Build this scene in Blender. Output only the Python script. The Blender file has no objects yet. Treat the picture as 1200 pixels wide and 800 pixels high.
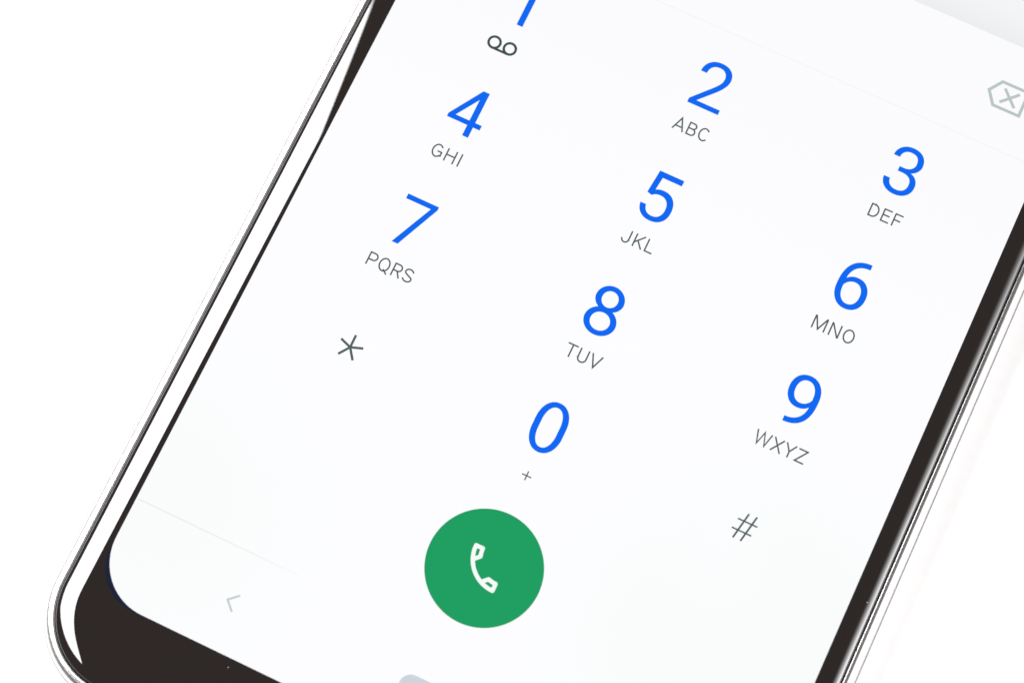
import bpy, bmesh, math
from mathutils import Vector, Matrix
from mathutils.geometry import tessellate_polygon

S = bpy.context.scene
COL = S.collection
MM = 0.001
GT = 7.8                                   # height of the cover glass above the table, mm

# ------------------------------------------------------------------ camera
cam = bpy.data.cameras.new('camera')
cam_o = bpy.data.objects.new('camera', cam); COL.objects.link(cam_o)
ax = (( 0.90390715, -0.42772212, -0.00237876),
      ( 0.41589649,  0.87758977,  0.23846656),
      (-0.09990985, -0.21654095,  0.97114780))          # right, down, forward in phone axes (right, down, into)
fl = lambda a: Vector((a[0], -a[1], -a[2]))
X, Yd, F = fl(ax[0]), fl(ax[1]), fl(ax[2])
m = Matrix((X, -Yd, -F)).transposed().to_4x4()
m.translation = Vector((14.44488548, -76.91309409, 208.53775395 + GT)) * MM
cam_o.matrix_world = m
cam.sensor_width = 36; cam.lens = 76.06
cam.clip_start = 0.005; cam.clip_end = 50
cam.dof.use_dof = True
cam.dof.focus_distance = 0.2165
cam.dof.aperture_fstop = 24
S.camera = cam_o

# ------------------------------------------------------------------ light
w = bpy.data.worlds.new('World'); S.world = w; w.use_nodes = True
bg = w.node_tree.nodes['Background']
bg.inputs['Color'].default_value = (1.0, 0.91, 0.89, 1)
bg.inputs['Strength'].default_value = 0.26

def softbox(name, target, direction, dist, sx, sy, du, dv, radiance, color=(1, 1, 1)):
    """rectangular area lamp facing target from direction; du, dv shift it in its own plane"""
    d = Vector(direction).normalized()
    e2 = Vector((0, 1, 0)); e2 = (e2 - d * e2.dot(d)).normalized()
    e1 = e2.cross(d).normalized()
    L = bpy.data.lights.new(name, 'AREA'); L.shape = 'RECTANGLE'
    L.size = sx; L.size_y = sy; L.color = color
    L.energy = radiance * math.pi * sx * sy
    o = bpy.data.objects.new(name, L); COL.objects.link(o)
    mm = Matrix((e1, e2, d)).transposed().to_4x4()
    mm.translation = Vector(target) * MM + d * dist + e1 * du + e2 * dv
    o.matrix_world = mm
    return o
def softbox_at(name, pos, ex, ey, sx, sy, radiance):
    L = bpy.data.lights.new(name, 'AREA'); L.shape = 'RECTANGLE'
    L.size = sx; L.size_y = sy; L.energy = radiance * math.pi * sx * sy
    o = bpy.data.objects.new(name, L); COL.objects.link(o)
    ex, ey = Vector(ex).normalized(), Vector(ey).normalized()
    mm = Matrix((ex, ey, ex.cross(ey))).transposed().to_4x4()
    mm.translation = Vector(pos); o.matrix_world = mm
softbox_at('softbox_left', (-0.4629, -0.0839, 0.4171), (0.94715, -0.25047, 0.20041), (0.30723, 0.88799, -0.34219), 0.541, 0.530, 14)
def falloff(o, lo, hi, lo2, hi2):
    """a softbox whose cloth is brightest towards one corner"""
    L = o.data; L.use_nodes = True; N, K = L.node_tree.nodes, L.node_tree.links
    em = N['Emission']; g = N.new('ShaderNodeNewGeometry'); sp = N.new('ShaderNodeSeparateXYZ')
    K.new(g.outputs['Parametric'], sp.inputs[0])
    outs = []
    for k, a, b in ((0, lo, hi), (1, lo2, hi2)):
        r = N.new('ShaderNodeMapRange'); r.interpolation_type = 'SMOOTHSTEP'
        r.inputs['To Min'].default_value = a; r.inputs['To Max'].default_value = b
        K.new(sp.outputs[k], r.inputs['Value']); outs.append(r.outputs['Result'])
    mu = N.new('ShaderNodeMath'); mu.operation = 'MULTIPLY'
    K.new(outs[0], mu.inputs[0]); K.new(outs[1], mu.inputs[1]); K.new(mu.outputs[0], em.inputs['Strength'])
o = softbox('softbox_right', (35, -25, GT), (0.86, 0.18, 0.48), 0.70, 0.58, 0.75, 0.0, 0.0, 12)
falloff(o, 0.0, 1.0, 1.7, 0.1)
softbox('added_fill_front', (20, -40, GT), (0.70, -0.60, 0.42), 0.80, 0.45, 0.45, 0.0, 0.0, 11)  # added fill lamp, lifts the phone's shadow on the table at right

vs = S.view_settings
S.display_settings.display_device = 'sRGB'
vs.view_transform = 'Standard'; vs.look = 'None'; vs.exposure = 0; vs.gamma = 1; vs.use_curve_mapping = False
S.cycles.max_bounces = 8

# ------------------------------------------------------------------ materials
def lin(c):
    return tuple((v / 255 / 12.92 if v / 255 <= 0.04045 else ((v / 255 + 0.055) / 1.055) ** 2.4) for v in c)

def mat(name):
    M = bpy.data.materials.new(name); M.use_nodes = True
    return M, M.node_tree.nodes, M.node_tree.links, M.node_tree.nodes['Principled BSDF']

def lit(name, rgb, strength=1.0, spec=0.03, grain=0.0, tint=None):
    """a lit patch of the display: emits its colour under a glossy cover"""
    M, N, L, P = mat(name)
    P.inputs['Base Color'].default_value = (0.0006, 0.0006, 0.0006, 1)
    P.inputs['Roughness'].default_value = 0.04
    P.inputs['Specular IOR Level'].default_value = spec
    c = lin(rgb)
    P.inputs['Emission Color'].default_value = (*c, 1)
    P.inputs['Emission Strength'].default_value = strength
    if grain or tint:
        tc = N.new('ShaderNodeTexCoord')
        src = None
        if tint:
            # lower part of the panel drifts to green in patches, the head to a cool white
            n = N.new('ShaderNodeTexNoise'); n.inputs['Scale'].default_value = 38; n.inputs['Detail'].default_value = 1.0
            L.new(tc.outputs['Object'], n.inputs['Vector'])
            r = N.new('ShaderNodeMapRange'); r.interpolation_type = 'SMOOTHSTEP'
            r.inputs['From Min'].default_value = 0.40; r.inputs['From Max'].default_value = 0.60
            L.new(n.outputs['Fac'], r.inputs['Value'])
            sx = N.new('ShaderNodeSeparateXYZ'); L.new(tc.outputs['Object'], sx.inputs[0])
            def band(a, b):
                q = N.new('ShaderNodeMapRange'); q.interpolation_type = 'SMOOTHSTEP'
                q.inputs['From Min'].default_value = a; q.inputs['From Max'].default_value = b
                L.new(sx.outputs[1], q.inputs['Value']); return q.outputs['Result']
            def patch(x, y, rad):
                dv = N.new('ShaderNodeVectorMath'); dv.operation = 'DISTANCE'; dv.inputs[1].default_value = (x, y, GT * MM)
                L.new(tc.outputs['Object'], dv.inputs[0])
                q = N.new('ShaderNodeMapRange'); q.interpolation_type = 'SMOOTHSTEP'
                q.inputs['From Min'].default_value = rad; q.inputs['From Max'].default_value = 0.0
                L.new(dv.outputs['Value'], q.inputs['Value']); return q.outputs['Result']
            mxp = N.new('ShaderNodeMath'); mxp.operation = 'MAXIMUM'
            L.new(patch(-0.029, -0.060, 0.020), mxp.inputs[0]); L.new(patch(0.027, -0.050, 0.024), mxp.inputs[1])
            half = N.new('ShaderNodeMapRange'); half.inputs['To Min'].default_value = 0.45
            L.new(r.outputs['Result'], half.inputs['Value'])
            lo = N.new('ShaderNodeMath'); lo.operation = 'MULTIPLY'
            L.new(half.outputs['Result'], lo.inputs[0]); L.new(mxp.outputs[0], lo.inputs[1])
            m1 = N.new('ShaderNodeMix'); m1.data_type = 'RGBA'
            m1.inputs[6].default_value = (*lin(tint[1]), 1); m1.inputs[7].default_value = (*lin(tint[0]), 1)
            L.new(lo.outputs[0], m1.inputs[0])
            m2 = N.new('ShaderNodeMix'); m2.data_type = 'RGBA'
            m2.inputs[7].default_value = (*lin(tint[2]), 1)
            L.new(m1.outputs[2], m2.inputs[6]); L.new(band(-0.020, 0.010), m2.inputs[0])
            src = m2.outputs[2]
        if grain:
            g = N.new('ShaderNodeTexNoise'); g.inputs['Scale'].default_value = 9000; g.inputs['Detail'].default_value = 1
            L.new(tc.outputs['Object'], g.inputs['Vector'])
            mr = N.new('ShaderNodeMapRange')
            mr.inputs['From Min'].default_value = 0.25; mr.inputs['From Max'].default_value = 0.75
            mr.inputs['To Min'].default_value = 1 - grain; mr.inputs['To Max'].default_value = 1 + grain
            L.new(g.outputs['Fac'], mr.inputs['Value'])
            mx = N.new('ShaderNodeVectorMath'); mx.operation = 'SCALE'
            if src is None: mx.inputs[0].default_value = c
            else: L.new(src, mx.inputs[0])
            L.new(mr.outputs['Result'], mx.inputs['Scale']); src = mx.outputs['Vector']
        L.new(src, P.inputs['Emission Color'])
    return M

M_white = lit('display white', (250, 250, 252), tint=((247, 251, 248), (253, 253, 255), (251, 251, 253)))
M_blue = lit('digit blue', (12, 105, 242), grain=0.03)
M_grey = lit('letter grey', (84, 96, 99))
M_slate = lit('symbol slate', (84, 97, 100))
M_dark = lit('voicemail slate', (60, 78, 78))
M_green = lit('call green', (30, 158, 97), grain=0.05)
M_icon = lit('icon white', (246, 252, 248))
M_pale = lit('backspace grey', (186, 197, 197))
M_nav = lit('navigation grey', (196, 202, 208))
M_pill = lit('pill grey', (205, 212, 220), grain=0.06)
M_line = lit('hairline grey', (244, 245, 247))
M_border = lit('display edge glow', (16, 26, 52), spec=0.35)  # faint navy glow of leaking backlight, put in as the edge's emission

def ramp_lit(name, axis, lo, hi, stops):
    """display print whose tone runs along one object axis (mm)"""
    M, N, L, P = mat(name)
    P.inputs['Base Color'].default_value = (0.0006, 0.0006, 0.0006, 1)
    P.inputs['Roughness'].default_value = 0.04; P.inputs['Specular IOR Level'].default_value = 0.03
    P.inputs['Emission Strength'].default_value = 1
    tc = N.new('ShaderNodeTexCoord'); sx = N.new('ShaderNodeSeparateXYZ')
    L.new(tc.outputs['Object'], sx.inputs[0])
    mr = N.new('ShaderNodeMapRange'); mr.inputs['From Min'].default_value = lo * MM; mr.inputs['From Max'].default_value = hi * MM
    L.new(sx.outputs[axis], mr.inputs['Value'])
    r = N.new('ShaderNodeValToRGB'); els = r.color_ramp.elements
    while len(els) < len(stops): els.new(0.5)
    for e, (p, c) in zip(els, stops):
        e.position = p; e.color = (*lin(c), 1)
    L.new(mr.outputs['Result'], r.inputs['Fac']); L.new(r.outputs['Color'], P.inputs['Emission Color'])
    return M
M_navline = ramp_lit('navigation divider', 0, -33, -14, [(0, (234, 237, 236)), (0.6, (240, 241, 240)), (1, (252, 252, 254))])
M_panel = ramp_lit('call list panel', 1, 20.1, 26, [(0, (236, 237, 239)), (0.2, (239, 240, 242)), (0.55, (243, 244, 246)), (1, (245, 246, 248))])

def make_glass():
    M, N, L, P = mat('black cover glass')
    P.inputs['Roughness'].default_value = 0.02
    P.inputs['IOR'].default_value = 1.75
    P.inputs['Specular IOR Level'].default_value = 0.5
    tc = N.new('ShaderNodeTexCoord')
    v = N.new('ShaderNodeTexVoronoi'); v.inputs['Scale'].default_value = 229
    L.new(tc.outputs['Object'], v.inputs['Vector'])
    lt = N.new('ShaderNodeMath'); lt.operation = 'LESS_THAN'; lt.inputs[1].default_value = 0.013
    L.new(v.outputs['Distance'], lt.inputs[0])
    mx = N.new('ShaderNodeMix'); mx.data_type = 'RGBA'
    mx.inputs[6].default_value = (0.0036, 0.0018, 0.0015, 1); mx.inputs[7].default_value = (0.35, 0.34, 0.32, 1)
    L.new(lt.outputs[0], mx.inputs[0]); L.new(mx.outputs[2], P.inputs['Base Color'])
    return M
M_glass = make_glass()

M_metal, N, L, P = mat('polished silver metal')
P.inputs['Base Color'].default_value = (0.52, 0.515, 0.515, 1); P.inputs['Metallic'].default_value = 1
tc = N.new('ShaderNodeTexCoord'); nz = N.new('ShaderNodeTexNoise'); nz.inputs['Scale'].default_value = 2500; nz.inputs['Detail'].default_value = 3
L.new(tc.outputs['Object'], nz.inputs['Vector'])
mr = N.new('ShaderNodeMapRange'); mr.inputs['To Min'].default_value = 0.20; mr.inputs['To Max'].default_value = 0.34
L.new(nz.outputs['Fac'], mr.inputs['Value']); L.new(mr.outputs['Result'], P.inputs['Roughness'])
bp = N.new('ShaderNodeBump'); bp.inputs['Strength'].default_value = 0.04; bp.inputs['Distance'].default_value = 0.00002
L.new(nz.outputs['Fac'], bp.inputs['Height']); L.new(bp.outputs['Normal'], P.inputs['Normal'])

M_gasket, N, L, P = mat('black gasket')
P.inputs['Base Color'].default_value = (0.006, 0.005, 0.005, 1); P.inputs['Roughness'].default_value = 0.5

M_rimline, N, L, P = mat('dark grey rim line')
P.inputs['Base Color'].default_value = (0.05, 0.047, 0.047, 1); P.inputs['Roughness'].default_value = 0.35

M_back, N, L, P = mat('silver back glass')
P.inputs['Base Color'].default_value = (0.55, 0.55, 0.56, 1); P.inputs['Roughness'].default_value = 0.15

M_table, N, L, P = mat('white table')
tc = N.new('ShaderNodeTexCoord'); nz = N.new('ShaderNodeTexNoise'); nz.inputs['Scale'].default_value = 900; nz.inputs['Detail'].default_value = 4
L.new(tc.outputs['Object'], nz.inputs['Vector'])
r = N.new('ShaderNodeValToRGB'); r.color_ramp.elements[0].color = (0.70, 0.70, 0.70, 1); r.color_ramp.elements[1].color = (0.75, 0.75, 0.75, 1)
L.new(nz.outputs['Fac'], r.inputs['Fac']); L.new(r.outputs['Color'], P.inputs['Base Color'])
P.inputs['Roughness'].default_value = 0.6

# ------------------------------------------------------------------ mesh helpers (mm in, metres out)
def link(name, verts, faces, M, parent=None, smooth=False, label=None):
    me = bpy.data.meshes.new(name)
    me.from_pydata([(x * MM, y * MM, z * MM) for x, y, z in verts], [], faces)
    me.update()
    if smooth: me.polygons.foreach_set('use_smooth', [True] * len(me.polygons))
    me.materials.append(M)
    o = bpy.data.objects.new(name, me); COL.objects.link(o)
    if parent: o.parent = parent
    if label: o['label'] = label
    return o

H, CX, TOP, BOT, RAD = 37.58, -0.12, 79.7, -79.7, 9.3           # outer contour of the phone body, mm

def contour(hw, top, bot, r, n=20, k=12):
    """rounded rectangle, counter-clockwise; k extra points on each long side"""
    P = []
    for cx, cy, a0 in ((hw - r, top - r, 0), (-hw + r, top - r, 90), (-hw + r, bot + r, 180), (hw - r, bot + r, 270)):
        for i in range(n + 1):
            a = math.radians(a0 + 90 * i / n)
            P.append((cx + r * math.cos(a), cy + r * math.sin(a)))
        if a0 in (90, 270):
            x = -hw if a0 == 90 else hw
            y0, y1 = (top - r, bot + r) if a0 == 90 else (bot + r, top - r)
            for i in range(1, k): P.append((x, y0 + (y1 - y0) * i / k))
    return P

def body(d, cx=CX): return [(x + cx, y) for x, y in contour(H - d, TOP - d, BOT + d, RAD - d)]

def loft(loops, close_first=False, close_last=False):
    """loops: [(points, z)]"""
    V, Fc = [], []; n = len(loops[0][0])
    for pts, z in loops: V += [(x, y, z) for x, y in pts]
    for a in range(len(loops) - 1):
        for i in range(n):
            j = (i + 1) % n
            Fc.append((a * n + i, a * n + j, (a + 1) * n + j, (a + 1) * n + i))
    if close_first: Fc.append(tuple(range(n))[::-1])
    if close_last: Fc.append(tuple((len(loops) - 1) * n + i for i in range(n)))
    return V, Fc

# ------------------------------------------------------------------ setting
tv = [(-3000, -3000, 0), (3000, -3000, 0), (3000, 3000, 0), (-3000, 3000, 0)]
table = link('tabletop', tv, [(0, 1, 2, 3)], M_table)
table['kind'] = 'structure'; table['label'] = 'plain bright white tabletop under the phone'

# ------------------------------------------------------------------ the phone
phone = bpy.data.objects.new('smartphone', None); COL.objects.link(phone)
phone.empty_display_size = 0.02
phone['label'] = 'black smartphone with a silver frame lying face up, screen showing a blue dial pad'
phone['category'] = 'phone'

DG = 1.55                                            # glass edge, in from the outer contour
frame_prof = [(1.66, -2.2), (1.56, -1.9), (1.54, -1.08), (1.50, -1.01), (1.43, -0.955), (1.36, -0.94), (1.29, -0.943), (1.20, -0.955), (1.10, -0.978),
              (0.92, -1.04), (0.75, -1.15), (0.60, -1.30), (0.46, -1.50), (0.33, -1.78), (0.18, -2.30), (0.06, -3.1),
              (0.0, -3.9), (0.03, -4.7), (0.12, -5.5), (0.28, -6.2), (0.55, -6.8), (0.95, -7.25), (1.4, -7.5), (1.9, -7.6)]
V, Fc = loft([(body(d), GT + z) for d, z in frame_prof])
link('frame', V, Fc, M_metal, phone, True)
V, Fc = loft([(body(1.80), GT - 1.4), (body(1.53), GT - 1.18)])
link('gasket', V, Fc, M_gasket, phone)
for da, za, db, zb in ((1.205, -0.947, 1.115, -0.967), (0.312, -1.80, 0.175, -2.275)):  # thin dark strips added along the frame to draw its dark lines
    V, Fc = loft([(body(da), GT + za), (body(db), GT + zb)])
    link('rim_line', V, Fc, M_rimline, phone)
V, Fc = loft([(body(1.86), GT - 7.58), (body(2.4), GT - 7.72), (body(3.6), GT - 7.79)], close_last=True)
link('back_panel', V, Fc, M_back, phone, False)

SH, SB, ST, SR = 33.43, -70.15, 70.6, 5.7            # lit area of the display
shift = lambda P: [(x + 0.05, y) for x, y in P]
border_c = shift(contour(SH + 0.06, ST + 0.06, SB - 0.06, 4.65))
screen_c = shift(contour(SH, ST, SB, SR))
# cover glass: flat black surround, then a rounded-over edge
loops = [(border_c, GT)]
D0, HG, C0 = 3.875, 0.95, -0.025          # the display sits 0.2 mm right of the body's middle
loops.append((body(D0 + 0.06, C0), GT)); loops.append((body(D0, C0), GT))
WG = D0 - DG
for i in range(1, 31):
    t = math.sin(math.radians(90 * i / 30)) * 0.94
    loops.append((body(D0 - WG * t, C0 + (CX - C0) * t), GT - HG * (1 - math.sqrt(1 - t * t))))
loops.append((body(DG + 0.16), GT - 1.6))
V, Fc = loft(loops)
link('bezel', V, Fc, M_glass, phone, True)
V, Fc = loft([(border_c, GT - 0.008), (screen_c, GT - 0.008)])

ZD = GT - 0.006
display = link('display', [(x, y, ZD) for x, y in screen_c], [tuple(range(len(screen_c)))], M_white, phone)
link('display_edge', V, Fc, M_border, display)

# ------------------------------------------------------------------ print on the display
Z1 = ZD + 0.004
def flat(name, outer, holes, M, z=Z1, label=None):
    loops_ = [[Vector((x, y, 0)) for x, y in outer]] + [[Vector((x, y, 0)) for x, y in h] for h in holes]
    tris = tessellate_polygon(loops_)
    V = [(p.x, p.y, z) for l in loops_ for p in l]
    out = []
    for a, b, c in tris:
        A, B, C = V[a], V[b], V[c]
        cr = (B[0] - A[0]) * (C[1] - A[1]) - (B[1] - A[1]) * (C[0] - A[0])
        out.append((a, b, c) if cr > 0 else (a, c, b))
    return link(name, V, out, M, display, False, label)

def ribbon(pts, wd, closed=False):
    """offset outline points of a mitred stroke: returns (left, right)"""
    n = len(pts); Lp, Rp = [], []
    for i, (x, y) in enumerate(pts):
        a = pts[i - 1] if (i > 0 or closed) else None
        b = pts[(i + 1) % n] if (i < n - 1 or closed) else None
        d1 = Vector((x - a[0], y - a[1])).normalized() if a else None
        d2 = Vector((b[0] - x, b[1] - y)).normalized() if b else None
        if d1 is None: d1 = d2
        if d2 is None: d2 = d1
        n1, n2 = Vector((-d1.y, d1.x)), Vector((-d2.y, d2.x))
        mt = n1 + n2
        mt = n1 if mt.length < 1e-6 else mt.normalized()
        k = wd / 2 / max(mt.dot(n1), 0.35)
        Lp.append((x + mt.x * k, y + mt.y * k)); Rp.append((x - mt.x * k, y - mt.y * k))
    return Lp, Rp

def strokes(name, items, M, z=Z1, label=None):
    """items: list of (points, width, closed). Each stroke lies a hair above the one before it."""
    V, Fc = [], []
    for s, (pts, wd, closed) in enumerate(items):
        Lp, Rp = ribbon(pts, wd, closed); zz = z + 0.0006 * s; b = len(V); n = len(pts)
        for l, r in zip(Lp, Rp): V += [(l[0], l[1], zz), (r[0], r[1], zz)]
        for i in range(n if closed else n - 1):
            j = (i + 1) % n
            Fc.append((b + 2 * i, b + 2 * i + 1, b + 2 * j + 1, b + 2 * j))
    return link(name, V, Fc, M, display, False, label)

def arc(cx, cy, rx, ry, a0, a1, n=16):
    return [(cx + rx * math.cos(math.radians(a0 + (a1 - a0) * i / n)), cy + ry * math.sin(math.radians(a0 + (a1 - a0) * i / n))) for i in range(n + 1)]

def qpath(txt):
    """outline in font units: x y pairs, 'Q cx cy x y' quadratics"""
    t = txt.split(); i = 0; P = []
    while i < len(t):
        if t[i] == 'Q':
            cx, cy, x, y = map(float, t[i + 1:i + 5]); i += 5
            x0, y0 = P[-1]
            for k in range(1, 9):
                q = k / 8
                P.append(((1 - q) ** 2 * x0 + 2 * q * (1 - q) * cx + q * q * x, (1 - q) ** 2 * y0 + 2 * q * (1 - q) * cy + q * q * y))
        else:
            P.append((float(t[i]), float(t[i + 1]))); i += 2
    if abs(P[0][0] - P[-1][0]) < 1e-6 and abs(P[0][1] - P[-1][1]) < 1e-6: P.pop()
    return P

def sup(cx, y0, y1, hw, flat_=0.0, e=2.25, n=40):
    """tall round counter: superellipse ends with a straight stretch"""
    cy = (y0 + y1) / 2; hh = (y1 - y0) / 2
    P = []
    for i in range(n * 2):
        a = math.pi * i / n
        c, s_ = math.cos(a), math.sin(a)
        x = math.copysign(abs(c) ** (2 / e), c) * hw
        y = math.copysign(abs(s_) ** (2 / e), s_) * (hh - flat_) + math.copysign(flat_, s_ if abs(s_) > 1e-9 else 1)
        P.append((cx + x, cy + y))
    return P

six_o = qpath('847 1457 847 1300 813 1300 Q 597 1296 469 1172 Q 341 1048 321 823 Q 436 955 635 955 Q 825 955 938.5 821 Q 1052 687 1052 475 Q 1052 250 929.5 115 Q 807 -20 601 -20 Q 392 -20 262 140.5 Q 132 301 132 554 132 625 Q 132 1027 303.5 1239 Q 475 1451 814 1457')
six_h = qpath('604 801 Q 509 801 429 744 Q 349 687 318 601 318 533 Q 318 353 399 243 Q 480 133 601 133 Q 726 133 797.5 225 Q 869 317 869 466 Q 869 616 796.5 708.5 Q 724 801 604 801')
rot = lambda P: [(1165 - x, 1456 - y) for x, y in P]
eight_o = (arc(575, 1074, 420, 359, -58.4, 0, 10)[:-1] + arc(575, 1074, 420, 402, 0, 180, 26)[:-1] + arc(575, 1074, 420, 359, 180, 238.4, 10)
           + arc(575, 398, 470, 419, 117.9, 180, 12)[1:-1] + arc(575, 398, 470, 418, 180, 360, 28)[:-1] + arc(575, 398, 470, 419, 360, 422.1, 12)[:-1])
DIG = {
 '1': ([(543, 0), (729, 0), (729, 1464), (700, 1464), (170, 1264), (170, 1096), (543, 1233)], []),
 '2': (qpath('1075 0 121 0 121 133 625 693 Q 737 820 779.5 899.5 Q 822 979 822 1064 Q 822 1178 753 1251 Q 684 1324 569 1324 Q 431 1324 354.5 1245.5 Q 278 1167 278 1028 93 1028 Q 93 1227 221.5 1351.5 Q 350 1476 569 1476 Q 773 1476 890 1368.5 Q 1007 1262 1007 1085 Q 1007 870 733 573 343 150 1075 150'), []),
 '3': (qpath('390 818 529 818 Q 660 820 735 887 Q 810 954 810 1068 Q 810 1324 555 1324 Q 435 1324 363.5 1255.5 Q 292 1187 292 1074 107 1074 Q 107 1247 233.5 1361.5 Q 360 1476 555 1476 Q 761 1476 878 1367 Q 995 1258 995 1064 Q 995 969 933.5 880 Q 872 791 766 747 Q 886 709 951.5 621 Q 1017 533 1017 406 Q 1017 210 889 95 Q 761 -20 556 -20 Q 351 -20 222 91 Q 93 202 93 384 279 384 Q 279 269 354 200 Q 429 131 556 131 Q 691 131 762.5 201.5 Q 834 272 834 404 Q 834 532 755.5 600.5 Q 677 669 529 671 390 671'), []),
 '4': (qpath('902 489 1109 489 1109 338 902 338 902 0 717 0 717 338 77 338 77 447 707 1456 902 1456'), [qpath('287 489 717 489 717 1166 696 1128')]),
 '5': (qpath('206 730 280 1456 1026 1456 1026 1285 437 1285 393 888 Q 500 951 636 951 Q 835 951 952 819.5 Q 1069 688 1069 464 Q 1069 239 947.5 109.5 Q 826 -20 608 -20 Q 415 -20 293 87 Q 171 194 154 383 329 383 Q 346 258 418 194.5 Q 490 131 608 131 Q 737 131 810.5 219 Q 884 307 884 462 Q 884 608 804.5 696.5 Q 725 785 593 785 Q 472 785 403 732 354 692'), []),
 '6': (six_o, [six_h]),
 '7': ([(1061, 1352), (471, 0), (283, 0), (873, 1304), (99, 1304), (99, 1456), (1061, 1456)], []),
 '8': (eight_o, [sup(575, 838, 1324, 235, 0, 2.05), sup(575, 131, 663, 285, 0, 2.05)]),
 '9': (rot(six_o), [rot(six_h)]),
 '0': (sup(575, -20, 1476, 461, 110, 2.15), [sup(575, 131, 1324, 276, 110, 2.15)]),
}
CP, RP, DS = 21.33, 13.108, 0.0035805
KEYS = [('1', -1, 0), ('2', 0, 0), ('3', 1, 0), ('4', -1, 1), ('5', 0, 1), ('6', 1, 1), ('7', -1, 2), ('8', 0, 2), ('9', 1, 2), ('0', 0, 3)]
for ch, c, r in KEYS:
    o, hs = DIG[ch]
    ox = c * CP - 575 * DS + (0.50 if ch == '1' else 0); oy = -r * RP + (0.12 if ch == '1' else 0)
    tr = lambda P: [(ox + x * DS, oy + y * DS) for x, y in P]
    flat('digit', tr(o), [tr(h) for h in hs], M_blue, label='blue digit ' + ch)

# letters: centre-line strokes in font units (cap height 1456), with advance widths
LW = 160
def bowl(x0, x1, ya, yb):                              # right-hand bowl from (x0, yb) to (x0, ya)
    rx = (yb - ya) / 2 * 0.98
    rx = min(rx, x1 - x0)
    return [(x0, yb)] + arc(x1 - rx, (ya + yb) / 2, rx, (yb - ya) / 2, 90, -90, 18) + [(x0, ya)]
T, B = 1456 - LW / 2, LW / 2
LET = {
 'A': (1336, [[(100, 0), (668, 1430), (1236, 0)], [(300, 455), (1036, 455)]]),
 'B': (1275, [[(255, 0), (255, 1456)], bowl(255, 1015, 770, T), bowl(255, 1070, B, 770)]),
 'C': (1333, [arc(690, 728, 500, 672, 42, 318, 34)]),
 'D': (1343, [[(255, 0), (255, 1456)], [(255, T), (600, T)] + arc(600, 728, 530, T - 728, 90, -90, 26) + [(255, B)]]),
 'E': (1164, [[(255, 0), (255, 1456)], [(255, T), (1080, T)], [(255, 760), (980, 760)], [(255, B), (1090, B)]]),
 'F': (1132, [[(255, 0), (255, 1456)], [(255, T), (1070, T)], [(255, 720), (960, 720)]]),
 'G': (1395, [arc(700, 728, 510, 672, 40, 270, 32) + arc(700, 728, 470, 672, 270, 318, 8)[1:] + [(1175, 260), (1175, 690), (710, 690)]]),
 'H': (1460, [[(255, 0), (255, 1456)], [(1205, 0), (1205, 1456)], [(255, 760), (1205, 760)]]),
 'I': (557, [[(278, 0), (278, 1456)]]),
 'J': (1130, [[(860, 1456), (860, 430)] + arc(495, 430, 365, 376, 0, -180, 22)]),
 'K': (1284, [[(255, 0), (255, 1456)], [(1180, 1456), (262, 470)], [(560, 800), (1200, 0)]]),
 'L': (1101, [[(255, 1456), (255, 0)], [(255, B), (1060, B)]]),
 'M': (1788, [[(255, 0), (255, 1456)], [(1533, 0), (1533, 1456)], [(285, 1456), (894, 90), (1503, 1456)]]),
 'N': (1460, [[(255, 0), (255, 1456)], [(1205, 0), (1205, 1456)], [(275, 1420), (1185, 36)]]),
 'O': (1408, [arc(704, 728, 515, 675, 0, 360, 48)[:-1]]),
 'P': (1292, [[(255, 0), (255, 1456)], bowl(255, 1120, 640, T)]),
 'Q': (1408, [arc(704, 728, 515, 675, 0, 360, 48)[:-1], [(760, 250), (1270, -150)]]),
 'R': (1261, [[(255, 0), (255, 1456)], bowl(255, 1075, 670, T), [(700, 670), (1130, 0)]]),
 'S': (1215, [arc(600, 1070, 415, 325, 12, 200, 22) + [(330, 850), (600, 720), (870, 610)] + arc(605, 385, 440, 325, 30, -170, 24)]),
 'T': (1222, [[(611, 0), (611, 1456)], [(50, T), (1172, T)]]),
 'U': (1328, [[(230, 1456), (230, 480)] + arc(664, 480, 434, 425, 180, 360, 24) + [(1098, 1456)]]),
 'V': (1303, [[(100, 1456), (651, 60), (1203, 1456)]]),
 'W': (1817, [[(140, 1456), (510, 60), (908, 1400), (1306, 60), (1677, 1456)]]),
 'X': (1284, [[(130, 0), (1154, 1456)], [(130, 1456), (1154, 0)]]),
 'Y': (1230, [[(90, 1456), (615, 640), (1140, 1456)], [(615, 640), (615, 0)]]),
 'Z': (1226, [[(130, T), (1080, T), (150, B), (1110, B)]]),
}
LS = 1.44 / 1456; TRACK = 45
for txt, c, r in (('ABC', 0, 0), ('DEF', 1, 0), ('GHI', -1, 1), ('JKL', 0, 1), ('MNO', 1, 1), ('PQRS', -1, 2), ('TUV', 0, 2), ('WXYZ', 1, 2)):
    tot = sum(LET[q][0] for q in txt) + TRACK * (len(txt) - 1)
    x = c * CP - tot * LS / 2 + 0.02; y = -r * RP - 3.24
    it = []
    for q in txt:
        adv, ss = LET[q]
        for s_ in ss:
            closed = q in 'OQ' and len(s_) > 40
            it.append(([(x + a * LS, y + b * LS) for a, b in s_], LW * LS, closed))
        x += (adv + TRACK) * LS
    strokes('key_letters', it, M_grey, label='grey letters ' + txt)

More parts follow.
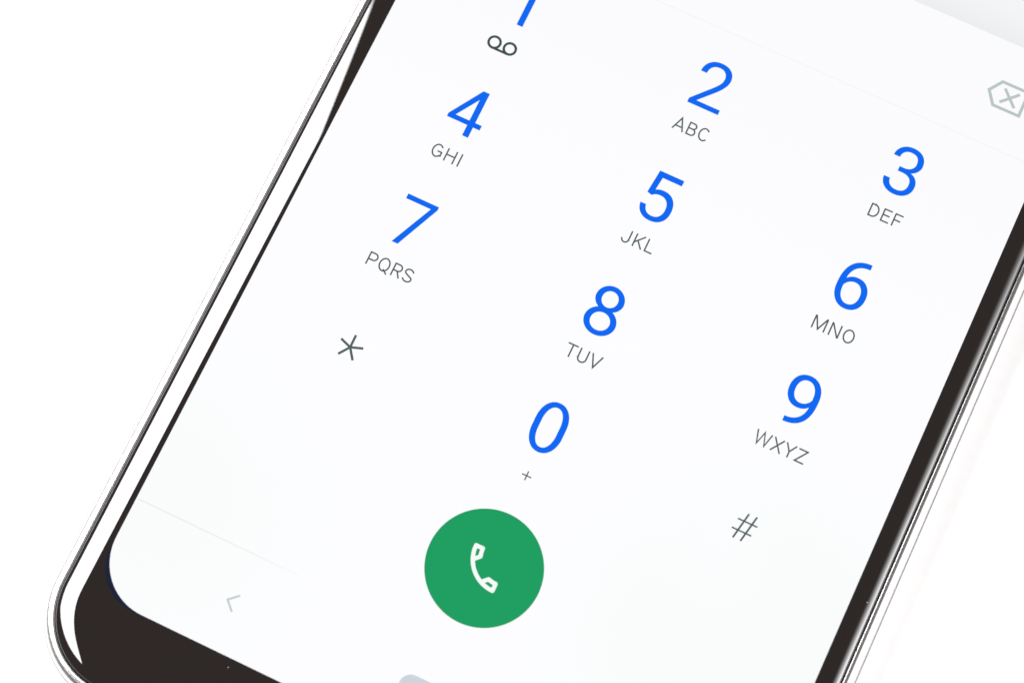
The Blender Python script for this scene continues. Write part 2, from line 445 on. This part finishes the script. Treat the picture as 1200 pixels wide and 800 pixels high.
strokes('plus_symbol', [([(-0.44, -42.0), (0.55, -42.0)], 0.13, False), ([(0.055, -41.51), (0.055, -42.49)], 0.13, False)], M_grey)
sc = (-21.26, -37.82)
strokes('asterisk_symbol', [([sc, q], 0.25, False) for q in ((-21.28, -36.46), (-22.46, -37.40), (-22.05, -38.92), (-20.45, -38.92), (-20.02, -37.38))], M_slate)
strokes('hash_symbol', [([(21.25, -36.14), (20.73, -38.92)], 0.19, False), ([(22.09, -36.10), (21.54, -38.92)], 0.19, False),
                        ([(20.43, -36.99), (22.50, -36.99)], 0.16, False), ([(20.23, -38.03), (22.31, -38.03)], 0.16, False)], M_slate)

# voicemail tape symbol under the 1
ve = []
for cx in (-22.15, -20.42):
    ve.append((arc(cx, -2.60, 0.62, 0.62, 0, 360, 36)[:-1], 0.265, True))
ve.append(([(-22.15, -3.22), (-20.42, -3.22)], 0.265, False))
strokes('voicemail_icon', ve, M_dark)

# call button and handset
cb = (0.20, -51.93)
flat('call_button', [(cb[0] + x, cb[1] + y) for x, y in arc(0, 0, 5.80, 5.80, 0, 360, 128)[:-1]], [], M_green)
U = 0.2077
def ic(P): return [(cb[0] + (x - 12) * U, cb[1] - (y - 12) * U) for x, y in P]
def bez(p0, p1, p2, p3, n=12):
    return [tuple((1 - t) ** 3 * p0[k] + 3 * t * (1 - t) ** 2 * p1[k] + 3 * t * t * (1 - t) * p2[k] + t ** 3 * p3[k] for k in (0, 1)) for t in [i / n for i in range(1, n + 1)]]
hand = [(7.5, 3), (4, 3)] + bez((4, 3), (3.45, 3), (3, 3.45), (3, 4), 5) + bez((3, 4), (3, 13.39), (10.61, 21), (20, 21), 28) + bez((20, 21), (20.55, 21), (21, 20.55), (21, 20), 5) \
     + [(21, 16.51)] + bez((21, 16.51), (21, 15.96), (20.55, 15.51), (20, 15.51), 5) + bez((20, 15.51), (18.76, 15.51), (17.55, 15.31), (16.43, 14.94), 6) \
     + bez((16.43, 14.94), (16.1, 14.84), (15.7, 14.9), (15.41, 15.18), 4) + [(13.21, 17.38)] + bez((13.21, 17.38), (10.38, 15.93), (8.06, 13.62), (6.62, 10.79), 10) \
     + [(8.82, 8.59)] + bez((8.82, 8.59), (9.1, 8.31), (9.18, 7.92), (9.07, 7.57), 4) + bez((9.07, 7.57), (8.7, 6.45), (8.5, 5.25), (8.5, 4), 6) + bez((8.5, 4), (8.5, 3.45), (8.05, 3), (7.5, 3), 5)[:-1]
h1 = [(6.54, 5)] + bez((6.54, 5), (6.6, 5.89), (6.75, 6.76), (6.99, 7.59), 6) + [(5.79, 8.79)] + bez((5.79, 8.79), (5.38, 7.59), (5.12, 6.32), (5.03, 5), 6)
h2 = [(16.4, 17.02)] + bez((16.4, 17.02), (17.25, 17.26), (18.12, 17.41), (19, 17.47), 6) + [(19, 18.96)] + bez((19, 18.96), (17.68, 18.87), (16.41, 18.61), (15.2, 18.21), 6)
flat('handset_icon', ic(hand), [ic(h1), ic(h2)], M_icon, z=Z1 + 0.004)

# backspace key at the right end of the number field
bx, by, bu = 28.0, 14.42, 0.172
bk = lambda P: [(bx + (x - 14) * bu, by - (y - 12) * bu) for x, y in P]
strokes('backspace_icon', [(bk([(23, 4), (6.4, 4), (0.9, 12), (6.4, 20), (23, 20)]), 0.32, True),
                           (bk([(9.3, 7.3), (18.7, 16.7)]), 0.31, False), (bk([(9.3, 16.7), (18.7, 7.3)]), 0.31, False)], M_pale)

# dividers, the call list behind the pad, navigation bar
def quad(name, x0, x1, y0, y1, M, z=Z1): return flat(name, [(x0, y0), (x1, y0), (x1, y1), (x0, y1)], [], M, z)
quad('number_divider', -33.2, 33.2, 8.69, 8.81, M_line)
quad('navigation_divider', -33.25, -14, -60.34, -60.20, M_navline)
pan = [p for p in screen_c if p[1] > 21]
pan = sorted(pan, key=lambda p: (math.atan2(p[1] - 45, p[0]) + math.pi / 2) % math.tau)
flat('call_list_panel', [(-SH, 20.12), (SH, 20.12)] + pan, [], M_panel)
strokes('back_chevron', [([(-19.92, -64.42), (-20.84, -65.28), (-19.94, -66.16)], 0.20, False)], M_nav)
hp = arc(1.25, -65.25, 1.2, 1.2, -90, 90, 20) + arc(-1.25, -65.25, 1.2, 1.2, 90, 270, 20)
flat('home_pill', hp, [], M_pill)
